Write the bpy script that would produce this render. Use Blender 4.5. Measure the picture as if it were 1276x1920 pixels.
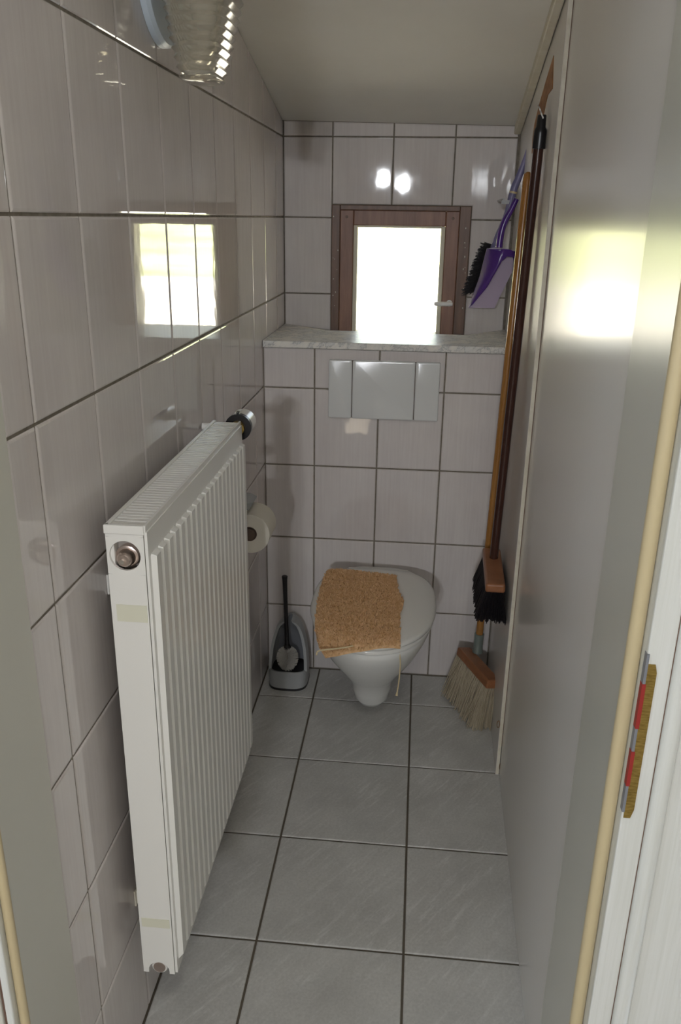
import bpy, math, random
import numpy as np
from mathutils import Matrix, Vector
random.seed(7)
scene = bpy.context.scene
COL = scene.collection
for o in list(bpy.data.objects):
    bpy.data.objects.remove(o)

# ------------------------------------------------------------------ camera
F_PX, W_PX, H_PX = 1533.1, 1276, 1920
PITCH, YAW, ROLL = 1.22455554, 0.0914752, 0.0154801
CAM = Vector((0.475977, -2.499709, 1.493097))
ROT = Matrix.Rotation(YAW, 3, 'Z') @ Matrix.Rotation(PITCH, 3, 'X') @ Matrix.Rotation(ROLL, 3, 'Z')
cd = bpy.data.cameras.new('camera')
cam = bpy.data.objects.new('camera', cd)
COL.objects.link(cam)
cd.sensor_fit = 'HORIZONTAL'
cd.sensor_width = 36.0
cd.lens = F_PX / W_PX * 36.0
cd.clip_start = 0.02
cam.matrix_world = Matrix.Translation(CAM) @ ROT.to_4x4()
scene.camera = cam

def px(x, y, ax, val):
    """direction of a photo pixel met with the plane axis=val (a surface the thing touches)"""
    v = ROT @ Vector(((x - W_PX / 2) / F_PX, -(y - H_PX / 2) / F_PX, -1.0))
    t = (val - CAM[ax]) / v[ax]
    return CAM + v * t

# ------------------------------------------------------------------ world, sun, large lights, exposure
scene.view_settings.view_transform = 'Standard'
scene.view_settings.look = 'None'
scene.view_settings.gamma = 1.0
scene.view_settings.use_curve_mapping = False
scene.view_settings.exposure = 0.0

wd = bpy.data.worlds.new('world')
scene.world = wd
wd.use_nodes = True
bg = wd.node_tree.nodes['Background']
bg.inputs[0].default_value = (0.72, 0.85, 1.0, 1)
bg.inputs[1].default_value = 4.5

def add_light(name, kind, loc, aim, energy, color, **kw):
    l = bpy.data.lights.new(name, kind)
    l.energy = energy
    l.color = color
    for k, v in kw.items():
        setattr(l, k, v)
    o = bpy.data.objects.new(name, l)
    COL.objects.link(o)
    o.location = loc
    d = Vector(aim) - Vector(loc)
    o.rotation_euler = d.to_track_quat('-Z', 'Y').to_euler()
    return o

# sun from the side of the house: falls on the ground outside, not into the window
add_light('sun', 'SUN', (6, 0.5, 8), (0, 0.5, 0.85), 45, (1.0, 0.93, 0.80), angle=0.009)
# daylight through the small panes of the hall's front door
HALL_DAY = (0.93, 0.96, 1.0)
PANES = ((0.057, 1.857), (0.244, 1.812))
for lx, lz in PANES:
    add_light('front_door_daylight', 'AREA', (lx, -5.43, lz), (lx, 0, 1.1), 21, HALL_DAY,
              shape='RECTANGLE', size=0.09, size_y=0.09)
add_light('hall_side_fill', 'AREA', (-1.50, -3.3, 1.5), (0.6, -2.6, 0.7), 3, (0.92, 0.96, 1.0),
          shape='RECTANGLE', size=1.0, size_y=1.1)  # added cool fill light at the side of the hall

add_light('hall_top_fill', 'AREA', (0.62, -2.75, 2.47), (0.62, -2.2, 0.0), 7.5, (1.0, 0.96, 0.90), shape='DISK', size=0.30)  # added fill for the floor and lower walls, no fixture modelled

# ------------------------------------------------------------------ materials
def material(name, color, rough=0.5, metallic=0.0, spec=0.5, noise=None, bump=None, build=None, coat=0.0, alpha=None, trans=0.0, ior=1.5):
    """noise=(scale xyz, amount, color2)  bump=(scale xyz, strength, distance)"""
    m = bpy.data.materials.new(name)
    m.use_nodes = True
    nt = m.node_tree
    b = nt.nodes['Principled BSDF']
    b.inputs['Base Color'].default_value = (*color, 1)
    b.inputs['Roughness'].default_value = rough
    b.inputs['Metallic'].default_value = metallic
    b.inputs['Specular IOR Level'].default_value = spec
    b.inputs['IOR'].default_value = ior
    b.inputs['Coat Weight'].default_value = coat
    b.inputs['Transmission Weight'].default_value = trans
    geo = nt.nodes.new('ShaderNodeNewGeometry')

    def coords(scale, rot=(0, 0, 0)):
        mp = nt.nodes.new('ShaderNodeMapping')
        mp.inputs['Scale'].default_value = scale
        mp.inputs['Rotation'].default_value = rot
        nt.links.new(geo.outputs['Position'], mp.inputs['Vector'])
        return mp.outputs['Vector']

    def noise_tex(scale, detail=4, rot=(0, 0, 0), rough_=0.6):
        n = nt.nodes.new('ShaderNodeTexNoise')
        n.inputs['Scale'].default_value = 1.0
        n.inputs['Detail'].default_value = detail
        n.inputs['Roughness'].default_value = rough_
        if rot != (0, 0, 0):
            mp = nt.nodes.new('ShaderNodeMapping')
            mp.inputs['Rotation'].default_value = rot
            nt.links.new(geo.outputs['Position'], mp.inputs['Vector'])
            mp2 = nt.nodes.new('ShaderNodeMapping')
            mp2.inputs['Scale'].default_value = scale
            nt.links.new(mp.outputs['Vector'], mp2.inputs['Vector'])
            nt.links.new(mp2.outputs['Vector'], n.inputs['Vector'])
        else:
            nt.links.new(coords(scale), n.inputs['Vector'])
        return n.outputs['Fac']

    def ramp(fac, stops):
        r = nt.nodes.new('ShaderNodeValToRGB')
        e = r.color_ramp.elements
        while len(e) < len(stops):
            e.new(0.5)
        for el, (p_, c_) in zip(e, stops):
            el.position = p_
            el.color = (*c_, 1)
        nt.links.new(fac, r.inputs['Fac'])
        return r.outputs['Color']

    def mix(fac, a, b_, kind='MIX'):
        x = nt.nodes.new('ShaderNodeMix')
        x.data_type = 'RGBA'
        x.blend_type = kind
        if isinstance(fac, float):
            x.inputs[0].default_value = fac
        else:
            nt.links.new(fac, x.inputs[0])
        for s, v in ((6, a), (7, b_)):
            if isinstance(v, tuple):
                x.inputs[s].default_value = (*v, 1)
            else:
                nt.links.new(v, x.inputs[s])
        return x.outputs[2]

    if noise:
        sc, c2 = noise[0], noise[1]
        rot = noise[2] if len(noise) > 2 else (0, 0, 0)
        lo, hi = noise[3] if len(noise) > 3 else (0.35, 0.65)
        c = ramp(noise_tex(sc, rot=rot), [(lo, color), (hi, c2)])
        nt.links.new(c, b.inputs['Base Color'])
    if bump:
        bn = nt.nodes.new('ShaderNodeBump')
        bn.inputs['Strength'].default_value = bump[1]
        bn.inputs['Distance'].default_value = bump[2]
        nt.links.new(noise_tex(bump[0], detail=bump[3] if len(bump) > 3 else 3), bn.inputs['Height'])
        nt.links.new(bn.outputs['Normal'], b.inputs['Normal'])
    if build:
        build(nt, b, noise_tex, ramp, mix, geo)
    return m

def b_walltile(nt, b, noise_tex, ramp, mix, geo):
    streak = ramp(noise_tex((130, 130, 4.5), 3), [(0.30, (0.672, 0.624, 0.602)), (0.72, (0.722, 0.680, 0.656))])
    cloud = ramp(noise_tex((9, 9, 6), 5), [(0.38, (0.94, 0.935, 0.945)), (0.66, (1.0, 1.0, 1.0))])
    nt.links.new(mix(1.0, streak, cloud, 'MULTIPLY'), b.inputs['Base Color'])

def b_floortile(nt, b, noise_tex, ramp, mix, geo):
    base = ramp(noise_tex((7, 7, 7), 6), [(0.3, (0.50, 0.495, 0.475)), (0.7, (0.62, 0.615, 0.59))])
    scr = ramp(noise_tex((9, 60, 9), 6, rot=(0, 0, -0.95), rough_=0.75), [(0.50, (0, 0, 0)), (0.72, (1, 1, 1))])
    mask = ramp(noise_tex((6, 6, 6), 4), [(0.36, (0.15, 0.15, 0.15)), (0.58, (1, 1, 1))])
    m = mix(1.0, scr, mask, 'MULTIPLY')
    col = mix(m, base, (0.74, 0.735, 0.71))
    fine = ramp(noise_tex((160, 160, 160), 2), [(0.3, (0.86, 0.86, 0.86)), (0.7, (1, 1, 1))])
    nt.links.new(mix(1.0, col, fine, 'MULTIPLY'), b.inputs['Base Color'])

def b_marble(nt, b, noise_tex, ramp, mix, geo):
    n = noise_tex((11, 14, 22), 8, rot=(0.5, 0.6, 0.4), rough_=0.72)
    c = ramp(n, [(0.40, (0.80, 0.77, 0.70)), (0.485, (0.70, 0.68, 0.64)), (0.50, (0.30, 0.31, 0.31)), (0.515, (0.64, 0.635, 0.61)), (0.62, (0.76, 0.75, 0.71))])
    nt.links.new(c, b.inputs['Base Color'])

def wood_builder(c1, c2, scale):
    def f(nt, b, noise_tex, ramp, mix, geo):
        nt.links.new(ramp(noise_tex(scale, 5, rough_=0.65), [(0.3, c1), (0.7, c2)]), b.inputs['Base Color'])
    return f

M = {}
M['tile'] = material('glazed_wall_tile', (0.6, 0.55, 0.53), 0.035, build=b_walltile, bump=((14, 14, 9), 0.06, 0.004, 2))
M['grout'] = material('brown_grout', (0.17, 0.145, 0.11), 0.9, noise=((60, 60, 60), (0.24, 0.21, 0.17)))
M['floor_tile'] = material('grey_stone_tile', (0.4, 0.4, 0.4), 0.30, build=b_floortile, bump=((40, 40, 40), 0.10, 0.003))
M['floor_grout'] = material('floor_grout', (0.12, 0.10, 0.075), 0.9)
M['marble'] = material('polished_marble', (0.7, 0.7, 0.7), 0.34, build=b_marble)
M['ceiling'] = material('ceiling_paint', (0.80, 0.765, 0.70), 0.75, noise=((3, 3, 3), (0.84, 0.81, 0.75)), bump=((60, 60, 60), 0.08, 0.002))
M['laminate'] = material('white_laminate', (0.73, 0.70, 0.66), 0.24, spec=0.36, coat=0.06, bump=((18, 18, 5), 0.05, 0.002, 2))
M['laminate'].node_tree.nodes['Principled BSDF'].inputs['Coat Roughness'].default_value = 0.05
M['jamb'] = material('door_lining_white', (0.64, 0.63, 0.56), 0.28, bump=((160, 160, 4), 0.10, 0.0006))
M['casing'] = material('white_grained_casing', (0.72, 0.73, 0.70), 0.42, bump=((220, 220, 5), 0.28, 0.0010), noise=((220, 220, 5), (0.66, 0.67, 0.63)))
M['seal'] = material('cream_rubber_seal', (0.58, 0.48, 0.29), 0.42)
M['cream'] = material('cream_edge_banding', (0.70, 0.66, 0.55), 0.5, noise=((30, 30, 30), (0.60, 0.55, 0.44)))
M['trimwood'] = material('cream_painted_wood', (0.64, 0.58, 0.45), 0.55, noise=((10, 30, 30), (0.70, 0.65, 0.54)))
M['seam'] = material('dark_seam', (0.17, 0.10, 0.07), 0.8)
M['rawwood'] = material('bare_chipboard', (0.36, 0.17, 0.065), 0.8, noise=((60, 40, 60), (0.26, 0.115, 0.04)))
M['window_wood'] = material('brown_window_wood', (0.2, 0.1, 0.06), 0.42, build=wood_builder((0.20, 0.095, 0.058), (0.31, 0.155, 0.098), (60, 60, 6)))
M['window_dark'] = material('brown_fixed_frame', (0.13, 0.08, 0.05), 0.42, build=wood_builder((0.115, 0.060, 0.036), (0.20, 0.105, 0.062), (60, 60, 6)))
M['bead'] = material('pale_glazing_bead', (0.70, 0.66, 0.52), 0.5)
M['glass'] = material('clear_glass', (1, 1, 1), 0.0, trans=1.0, ior=1.02)
M['white_plastic'] = material('white_plastic', (0.84, 0.83, 0.80), 0.22)
M['flush'] = material('flush_plate_plastic', (0.70, 0.71, 0.70), 0.16)
M['ceramic'] = material('white_ceramic', (0.80, 0.80, 0.77), 0.07)
M['seat'] = material('seat_plastic', (0.78, 0.77, 0.73), 0.16)
M['radiator'] = material('radiator_enamel', (0.80, 0.79, 0.75), 0.26)
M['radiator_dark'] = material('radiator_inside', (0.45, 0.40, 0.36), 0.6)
M['chrome'] = material('chrome', (0.75, 0.72, 0.68), 0.14, metallic=1.0)
M['nickel'] = material('aged_nickel', (0.62, 0.52, 0.47), 0.28, metallic=1.0)
M['brass'] = material('brass_strike', (0.48, 0.34, 0.10), 0.38, metallic=0.85, noise=((90, 90, 400), (0.28, 0.19, 0.05)))
M['red'] = material('red_paint', (0.30, 0.018, 0.014), 0.6)
M['tape'] = material('old_masking_tape', (0.70, 0.69, 0.56), 0.5)
M['black'] = material('black_plastic', (0.012, 0.011, 0.012), 0.32)
M['grey_plastic'] = material('grey_plastic', (0.36, 0.37, 0.375), 0.36)
M['grey_inner'] = material('grey_plastic_inside', (0.20, 0.21, 0.235), 0.5)  # holder plastic darkened for its shaded recess; also the strike lip's own grey
M['white_bristle'] = material('white_bristle', (0.72, 0.70, 0.66), 0.6)
M['black_bristle'] = material('black_bristle', (0.010, 0.008, 0.010), 0.6)
M['straw'] = material('straw_bristle', (0.44, 0.37, 0.26), 0.8, noise=((150, 150, 20), (0.58, 0.51, 0.38)))
M['orange_wood'] = material('varnished_wood', (0.4, 0.2, 0.05), 0.22, build=wood_builder((0.30, 0.125, 0.026), (0.42, 0.20, 0.052), (70, 70, 6)))
M['dark_wood'] = material('dark_brown_handle', (0.05, 0.02, 0.015), 0.22, build=wood_builder((0.040, 0.015, 0.011), (0.065, 0.026, 0.018), (70, 70, 6)))
M['head_wood'] = material('broom_head_wood', (0.4, 0.18, 0.08), 0.36, build=wood_builder((0.25, 0.098, 0.040), (0.35, 0.145, 0.063), (30, 30, 60)))
M['green_metal'] = material('galvanised_socket', (0.30, 0.36, 0.33), 0.4, metallic=0.6)
M['purple'] = material('purple_plastic', (0.085, 0.030, 0.235), 0.22)
M['lilac'] = material('lilac_plastic', (0.20, 0.185, 0.33), 0.35)
M['smoke_purple'] = material('clear_purple_plastic', (0.42, 0.34, 0.46), 0.3)
M['towel'] = material('tan_terry', (0.64, 0.385, 0.185), 0.95, spec=0.1, noise=((90, 90, 90), (0.80, 0.54, 0.31)))
M['cord'] = material('cream_cord', (0.68, 0.55, 0.33), 0.8)
M['paper'] = material('toilet_paper', (0.74, 0.70, 0.61), 0.9)
M['cardboard'] = material('cardboard', (0.12, 0.085, 0.065), 0.9)
M['smoke_plastic'] = material('clear_grey_plastic', (0.62, 0.66, 0.68), 0.15, trans=0.75, ior=1.2)
M['lamp_glass'] = material('pressed_glass', (0.95, 0.91, 0.80), 0.10, trans=0.82, ior=1.45)
M['lamp_base'] = material('bluish_white_enamel', (0.66, 0.75, 0.84), 0.3)
M['plaster'] = material('hall_plaster', (0.60, 0.57, 0.52), 0.85)
M['hall_floor'] = material('hall_floor_tile', (0.42, 0.38, 0.33), 0.5)
M['paving'] = material('pale_paving', (0.70, 0.66, 0.56), 0.9, noise=((5, 5, 5), (0.76, 0.72, 0.62)))
M['grass'] = material('meadow_grass', (0.27, 0.34, 0.11), 0.9, noise=((0.4, 1.2, 1.2), (0.62, 0.60, 0.36)))
M['masonry'] = material('rendered_masonry', (0.60, 0.58, 0.54), 0.9)
M['rust'] = material('rusty_steel', (0.20, 0.11, 0.05), 0.6, metallic=0.4)

# ------------------------------------------------------------------ mesh helpers
WORLD = {}

def link(name, me, m, parent=None, origin=(0, 0, 0), smooth=False):
    o = bpy.data.objects.new(name, me)
    COL.objects.link(o)
    if m is not None and not me.materials:
        me.materials.append(M[m])
    if smooth:
        for p_ in me.polygons:
            p_.use_smooth = True
    WORLD[o.name] = Vector(origin)
    if parent is not None:
        o.parent = parent
        o.location = Vector(origin) - WORLD[parent.name]
    else:
        o.location = origin
    return o

def center_of(verts):
    a = np.array([tuple(v) for v in verts])
    return Vector(((a[:, 0].min() + a[:, 0].max()) / 2, (a[:, 1].min() + a[:, 1].max()) / 2, a[:, 2].min()))

def obj(name, vf, m, parent=None, smooth=False, bevel=0.0, seg=2, angle=40):
    """vf=(verts, faces) in world coordinates -> ONE mesh object with its origin at its base"""
    v, f = vf
    c = center_of(v)
    me = bpy.data.meshes.new(name)
    me.from_pydata([tuple(Vector(q) - c) for q in v], [], f)
    me.validate()
    import bmesh
    bm = bmesh.new()
    bm.from_mesh(me)
    bmesh.ops.recalc_face_normals(bm, faces=bm.faces)
    bm.to_mesh(me)
    bm.free()
    o = link(name, me, m, parent, c)
    if bevel:
        md = o.modifiers.new('bevel', 'BEVEL')
        md.width = bevel
        md.segments = seg
        md.limit_method = 'ANGLE'
        md.angle_limit = math.radians(35)
    if smooth:
        me.shade_auto_smooth(angle) if hasattr(me, 'shade_auto_smooth') else None
        for p_ in me.polygons:
            p_.use_smooth = True
        try:
            me.set_sharp_from_angle(angle=math.radians(angle))
        except Exception:
            pass
    return o

def empty(name, loc):
    o = bpy.data.objects.new(name, None)
    COL.objects.link(o)
    o.location = loc
    o.empty_display_size = 0.05
    WORLD[o.name] = Vector(loc)
    return o

def tag(o, label=None, cat=None, group=None, kind=None):
    if label:
        o['label'] = label
    if cat:
        o['category'] = cat
    if group:
        o['group'] = group
    if kind:
        o['kind'] = kind
    return o

def merge(*vfs):
    V, Fc = [], []
    for v, f in vfs:
        n = len(V)
        V += [tuple(q) for q in v]
        Fc += [tuple(i + n for i in q) for q in f]
    return V, Fc

def box(x0, x1, y0, y1, z0, z1):
    v = [(x, y, z) for z in (z0, z1) for y in (y0, y1) for x in (x0, x1)]
    f = [(0, 2, 3, 1), (4, 5, 7, 6), (0, 1, 5, 4), (2, 6, 7, 3), (0, 4, 6, 2), (1, 3, 7, 5)]
    return v, f

def obox(c, ax, ay, az, sx, sy, sz):
    """oriented box, half sizes"""
    c, ax, ay, az = Vector(c), Vector(ax).normalized(), Vector(ay).normalized(), Vector(az).normalized()
    v, f = box(-1, 1, -1, 1, -1, 1)
    return [c + ax * (q[0] * sx) + ay * (q[1] * sy) + az * (q[2] * sz) for q in v], f

def prism(poly, z0, z1):
    """plan polygon (x,y) raised from z0 to z1 (numbers or functions of x,y)"""
    g0 = z0 if callable(z0) else (lambda x, y: z0)
    g1 = z1 if callable(z1) else (lambda x, y: z1)
    n = len(poly)
    v = [(x, y, g0(x, y)) for x, y in poly] + [(x, y, g1(x, y)) for x, y in poly]
    f = [tuple(range(n))[::-1], tuple(range(n, 2 * n))] + [(i, (i + 1) % n, n + (i + 1) % n, n + i) for i in range(n)]
    return v, f

def extrude(poly3, vec):
    n = len(poly3)
    vec = Vector(vec)
    v = [Vector(q) for q in poly3] + [Vector(q) + vec for q in poly3]
    f = [tuple(range(n))[::-1], tuple(range(n, 2 * n))] + [(i, (i + 1) % n, n + (i + 1) % n, n + i) for i in range(n)]
    return v, f

def loft(rings, closed=True, cap0=True, cap1=True):
    n = len(rings[0])
    v = [tuple(q) for r in rings for q in r]
    f = []
    for k in range(len(rings) - 1):
        for i in range(n if closed else n - 1):
            j = (i + 1) % n
            f.append((k * n + i, k * n + j, (k + 1) * n + j, (k + 1) * n + i))
    if cap0:
        f.append(tuple(range(n))[::-1])
    if cap1:
        f.append(tuple(range((len(rings) - 1) * n, len(rings) * n)))
    return v, f

def frame_of(d):
    d = Vector(d).normalized()
    a = Vector((0, 0, 1)) if abs(d.z) < 0.9 else Vector((1, 0, 0))
    u = d.cross(a).normalized()
    return u, d.cross(u).normalized()

def tube(pts, radii, n=14, cap=True):
    pts = [Vector(q) for q in pts]
    if not isinstance(radii, (list, tuple)):
        radii = [radii] * len(pts)
    rings = []
    u = None
    for i, q in enumerate(pts):
        d = (pts[min(i + 1, len(pts) - 1)] - pts[max(i - 1, 0)]).normalized()
        if u is None:
            u, w = frame_of(d)
        else:
            u = (u - d * u.dot(d)).normalized()
            w = d.cross(u)
        rings.append([q + (u * math.cos(2 * math.pi * k / n) + w * math.sin(2 * math.pi * k / n)) * radii[i] for k in range(n)])
    return loft(rings, cap0=cap, cap1=cap)

def ringed(c, d, prof, n=24, cap0=True, cap1=True):
    """lathe: prof = [(distance along d, radius)]"""
    c, d = Vector(c), Vector(d).normalized()
    u, w = frame_of(d)
    return loft([[c + d * t + (u * math.cos(2 * math.pi * k / n) + w * math.sin(2 * math.pi * k / n)) * r for k in range(n)] for t, r in prof], cap0=cap0, cap1=cap1)

def smooth_path(pts, n=8):
    P = [Vector(q) for q in pts]
    out = []
    for i in range(len(P) - 1):
        p0, p1, p2, p3 = P[max(i - 1, 0)], P[i], P[i + 1], P[min(i + 2, len(P) - 1)]
        for k in range(n):
            t = k / n
            out.append(0.5 * ((2 * p1) + (p2 - p0) * t + (2 * p0 - 5 * p1 + 4 * p2 - p3) * t * t + (3 * p1 - p0 - 3 * p2 + p3) * t ** 3))
    out.append(P[-1])
    return out

def strands(roots_tips, r0, r1, n=3):
    V, Fc = [], []
    for a, b in roots_tips:
        a, b = Vector(a), Vector(b)
        u, w = frame_of(b - a)
        k = len(V)
        for q, r in ((a, r0), (b, r1)):
            for i in range(n):
                t = 2 * math.pi * i / n
                V.append(tuple(q + (u * math.cos(t) + w * math.sin(t)) * r))
        for i in range(n):
            j = (i + 1) % n
            Fc.append((k + i, k + j, k + n + j, k + n + i))
        Fc.append(tuple(range(k + n, k + 2 * n)))
    return V, Fc

# tiles: each a chamfered slab of its own, alike ones share a mesh
TILE_CACHE = {}

def inset(poly, c):
    n = len(poly)
    area = sum(poly[i][0] * poly[(i + 1) % n][1] - poly[(i + 1) % n][0] * poly[i][1] for i in range(n))
    s = 1 if area > 0 else -1
    out = []
    for i in range(n):
        p0, p1, p2 = poly[i - 1], poly[i], poly[(i + 1) % n]
        d1 = np.array([p1[0] - p0[0], p1[1] - p0[1]]); d1 = d1 / np.linalg.norm(d1)
        d2 = np.array([p2[0] - p1[0], p2[1] - p1[1]]); d2 = d2 / np.linalg.norm(d2)
        n1 = np.array([-d1[1], d1[0]]) * s
        n2 = np.array([-d2[1], d2[0]]) * s
        b = (n1 + n2) / (1 + n1 @ n2)
        out.append((p1[0] + b[0] * c, p1[1] + b[1] * c))
    return out

def clip(poly, a, b, c):
    """keep a*u+b*v<=c"""
    out = []
    for i in range(len(poly)):
        p_, q = poly[i], poly[(i + 1) % len(poly)]
        dp, dq = a * p_[0] + b * p_[1] - c, a * q[0] + b * q[1] - c
        if dp <= 0:
            out.append(p_)
        if dp * dq < 0:
            t = dp / (dp - dq)
            out.append((p_[0] + t * (q[0] - p_[0]), p_[1] + t * (q[1] - p_[1])))
    return out

def tile(parent, poly, fr, m, gap=0.0022, ch=0.0015, th=0.006, name='tile'):
    """poly in (u,v) of the surface frame fr=(origin,u,v,n); front face lies on the surface"""
    if len(poly) < 3:
        return None
    us, vs = [q[0] for q in poly], [q[1] for q in poly]
    if max(us) - min(us) < 0.012 or max(vs) - min(vs) < 0.012:
        return None
    o_, u_, v_, n_ = [Vector(q) for q in fr]
    p1 = inset(poly, gap)
    p2 = inset(poly, gap + ch)
    p3 = inset(poly, gap + ch * 2.6)
    a = p1[0]
    key = (tuple(n_), m, tuple((round(q[0] - a[0], 4), round(q[1] - a[1], 4)) for q in p1))
    if key not in TILE_CACHE:
        n = len(p1)
        P = lambda q, h: tuple(u_ * (q[0] - a[0]) + v_ * (q[1] - a[1]) + n_ * h)
        v = [P(q, -th) for q in p1] + [P(q, -ch * 1.3) for q in p1] + [P(q, -ch * 0.35) for q in p2] + [P(q, 0) for q in p3]
        f = [(i, (i + 1) % n, n + (i + 1) % n, n + i) for i in range(n)] + \
            [(k * n + i, k * n + (i + 1) % n, (k + 1) * n + (i + 1) % n, (k + 1) * n + i) for k in (1, 2) for i in range(n)] + [tuple(range(3 * n, 4 * n))]
        me = bpy.data.meshes.new(name)
        me.from_pydata(v, [], f)
        import bmesh
        bm = bmesh.new(); bm.from_mesh(me)
        bmesh.ops.recalc_face_normals(bm, faces=bm.faces)
        bm.faces.ensure_lookup_table()
        best = max(bm.faces, key=lambda q: q.calc_area())
        if best.normal.dot(n_) < 0:
            bmesh.ops.reverse_faces(bm, faces=bm.faces)
        bm.to_mesh(me); bm.free()
        me.materials.append(M[m])
        TILE_CACHE[key] = me
    return link(name, TILE_CACHE[key], None, parent, o_ + u_ * a[0] + v_ * a[1])

# ------------------------------------------------------------------ room shell
D = 0.4186            # upper back wall
Z1 = 0.9906           # a joint of the wall tiles
TW, TH = 0.20, 0.25
LEDGE = 1.136
Y_IN = -1.612         # where the tiles stop and the door lining starts

def ceil_z(x, y):
    return 1.7890 - 0.0125 * (x / 0.77) - 0.205 * (y - D)

def xpanel(y):        # face of the far right panel
    return 0.7611 + 0.0213 * y

# floor
floor = obj('floor', box(-0.02, 0.80, -1.80, 0.02, -0.12, -0.003), 'floor_grout')
tag(floor, kind='structure')
FT, FX, FY = 0.3215, 0.1822, -0.1897
for i in range(-1, 3):
    for j in range(-1, 6):
        x0, x1 = max(FX + FT * (i), 0.0), min(FX + FT * (i + 1), 0.80)
        y1, y0 = min(FY - FT * (j), 0.0), max(FY - FT * (j + 1), -1.78)
        if x1 > x0 and y1 > y0:
            tile(floor, [(x0, y0), (x1, y0), (x1, y1), (x0, y1)], ((0, 0, 0), (1, 0, 0), (0, 1, 0), (0, 0, 1)), 'floor_tile', gap=0.0026, ch=0.0012)

# left wall
wl = obj('wall_left', box(-0.16, -0.0028, Y_IN, 0.44, -0.02, 2.25), 'grout')
tag(wl, kind='structure')
fr = ((0, 0, 0), (0, 1, 0), (0, 0, 1), (1, 0, 0))
cols = [0.2662 - TW * k for k in range(12)]
ys = sorted(set([D] + [c for c in cols if Y_IN < c < D] + [Y_IN]))
zs = [0.0] + [Z1 + TH * k for k in range(-3, 6)]
for y0, y1 in zip(ys[:-1], ys[1:]):
    for z0, z1 in zip(zs[:-1], zs[1:]):
        poly = [(y0, z0), (y1, z0), (y1, z1), (y0, z1)]
        poly = clip(poly, 0.205, 1.0, 1.789 + 0.205 * D)
        tile(wl, poly, fr, 'tile')

# parapet (the boxed-in cistern)
wp = obj('wall_back_lower', merge(box(-0.02, 0.80, 0.0028, 0.43, -0.02, 1.05), box(0.0, 0.759, 0.0028, 0.215, 1.05, 1.1155)), 'grout')
tag(wp, kind='structure')
fr = ((0, 0, 0), (1, 0, 0), (0, 0, 1), (0, -1, 0))
xs = [0.0, 0.1595, 0.3595, 0.5595, 0.7595]
zs2 = [0.0] + [Z1 + TH * k for k in range(-3, 1)] + [1.1155]
for x0, x1 in zip(xs[:-1], xs[1:]):
    for z0, z1 in zip(zs2[:-1], zs2[1:]):
        tile(wp, [(x0, z0), (x1, z0), (x1, z1), (x0, z1)], fr, 'tile')

# upper back wall with the window opening
WX0, WX1, WZ0, WZ1 = 0.1640, 0.6285, 1.045, 1.5320
yb0, yb1 = D + 0.0028, 0.74
wb = obj('wall_back', merge(box(-0.16, WX0, yb0, yb1, 0.0, 2.0), box(WX1, 0.95, yb0, yb1, 0.0, 2.0),
                            box(WX0, WX1, yb0, yb1, WZ1, 2.0), box(WX0, WX1, yb0, yb1, 0.0, WZ0)), 'masonry')
tag(wb, kind='structure')
wb.data.materials.append(M['grout'])
for p_ in wb.data.polygons:
    if p_.normal.y < -0.9:
        p_.material_index = 1
fr = ((0, D, 0), (1, 0, 0), (0, 0, 1), (0, -1, 0))
xs = [0.0, 0.1638, 0.3638, 0.5638, 0.7638]
zs3 = [1.052, Z1 + TH, Z1 + 2 * TH, Z1 + 3 * TH, Z1 + 4 * TH]
for i, (x0, x1) in enumerate(zip(xs[:-1], xs[1:])):
    for j, (z0, z1) in enumerate(zip(zs3[:-1], zs3[1:])):
        poly = [(x0, z0), (x1, z0), (x1, z1), (x0, z1)]
        if i in (1, 2):
            if j < 2:
                continue
            if j == 2:
                poly = [(x0, WZ1), (x1, WZ1), (x1, z1), (x0, z1)]
        if i == 3 and j < 2:
            poly = [(WX1, z0), (x1, z0), (x1, z1), (WX1, z1)]
        if i == 3 and j == 2:
            poly = [(x0, WZ1), (WX1, WZ1), (WX1, z0), (x1, z0), (x1, z1), (x0, z1)]
        if j == 3:
            poly = clip(poly, 0.0125 / 0.77, 1.0, 1.789)
        tile(wb, poly, fr, 'tile')

# right wall: two laminate boards over a solid wall
wr = obj('wall_right', box(0.80, 0.95, -1.60, 0.44, -0.02, 2.25), 'masonry')
tag(wr, kind='structure')
YE = -0.52
far = [(xpanel(YE), YE), (xpanel(D), D), (xpanel(D) + 0.010, D), (xpanel(YE) + 0.0095, YE)]
far_panel = obj('far_panel', prism(far, 0.0, lambda x, y: ceil_z(x, y) - 0.001), 'laminate', wr, bevel=0.001, seg=1)
obj('edge_banding', prism([(xpanel(YE) + 0.0006, YE - 0.0012), (xpanel(YE) + 0.0006, YE), (xpanel(YE) + 0.0092, YE), (xpanel(YE) + 0.0092, YE - 0.0012)], 0.004, 1.97), 'cream', wr)
xn = lambda y: 0.7622 - 0.0200 * (YE - y)
YT = -1.430
near = [(xn(YE) - 0.0015, YE - 0.0015), (xn(YT), YT), (xn(YT) + 0.016, YT), (xn(YE) + 0.012, YE - 0.0015)]
obj('near_panel', prism(near, 0.0, lambda x, y: ceil_z(x, y) - 0.001), 'laminate', wr, bevel=0.001, seg=1)
obj('gap_seam', prism([(xn(YE) - 0.0030, YE - 0.0005), (xn(YE) - 0.0030, YE - 0.0018), (xn(YE) - 0.0015, YE - 0.0018), (xn(YE) - 0.0015, YE - 0.0005)], 0.1, 1.96), 'seam', wr)
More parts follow.
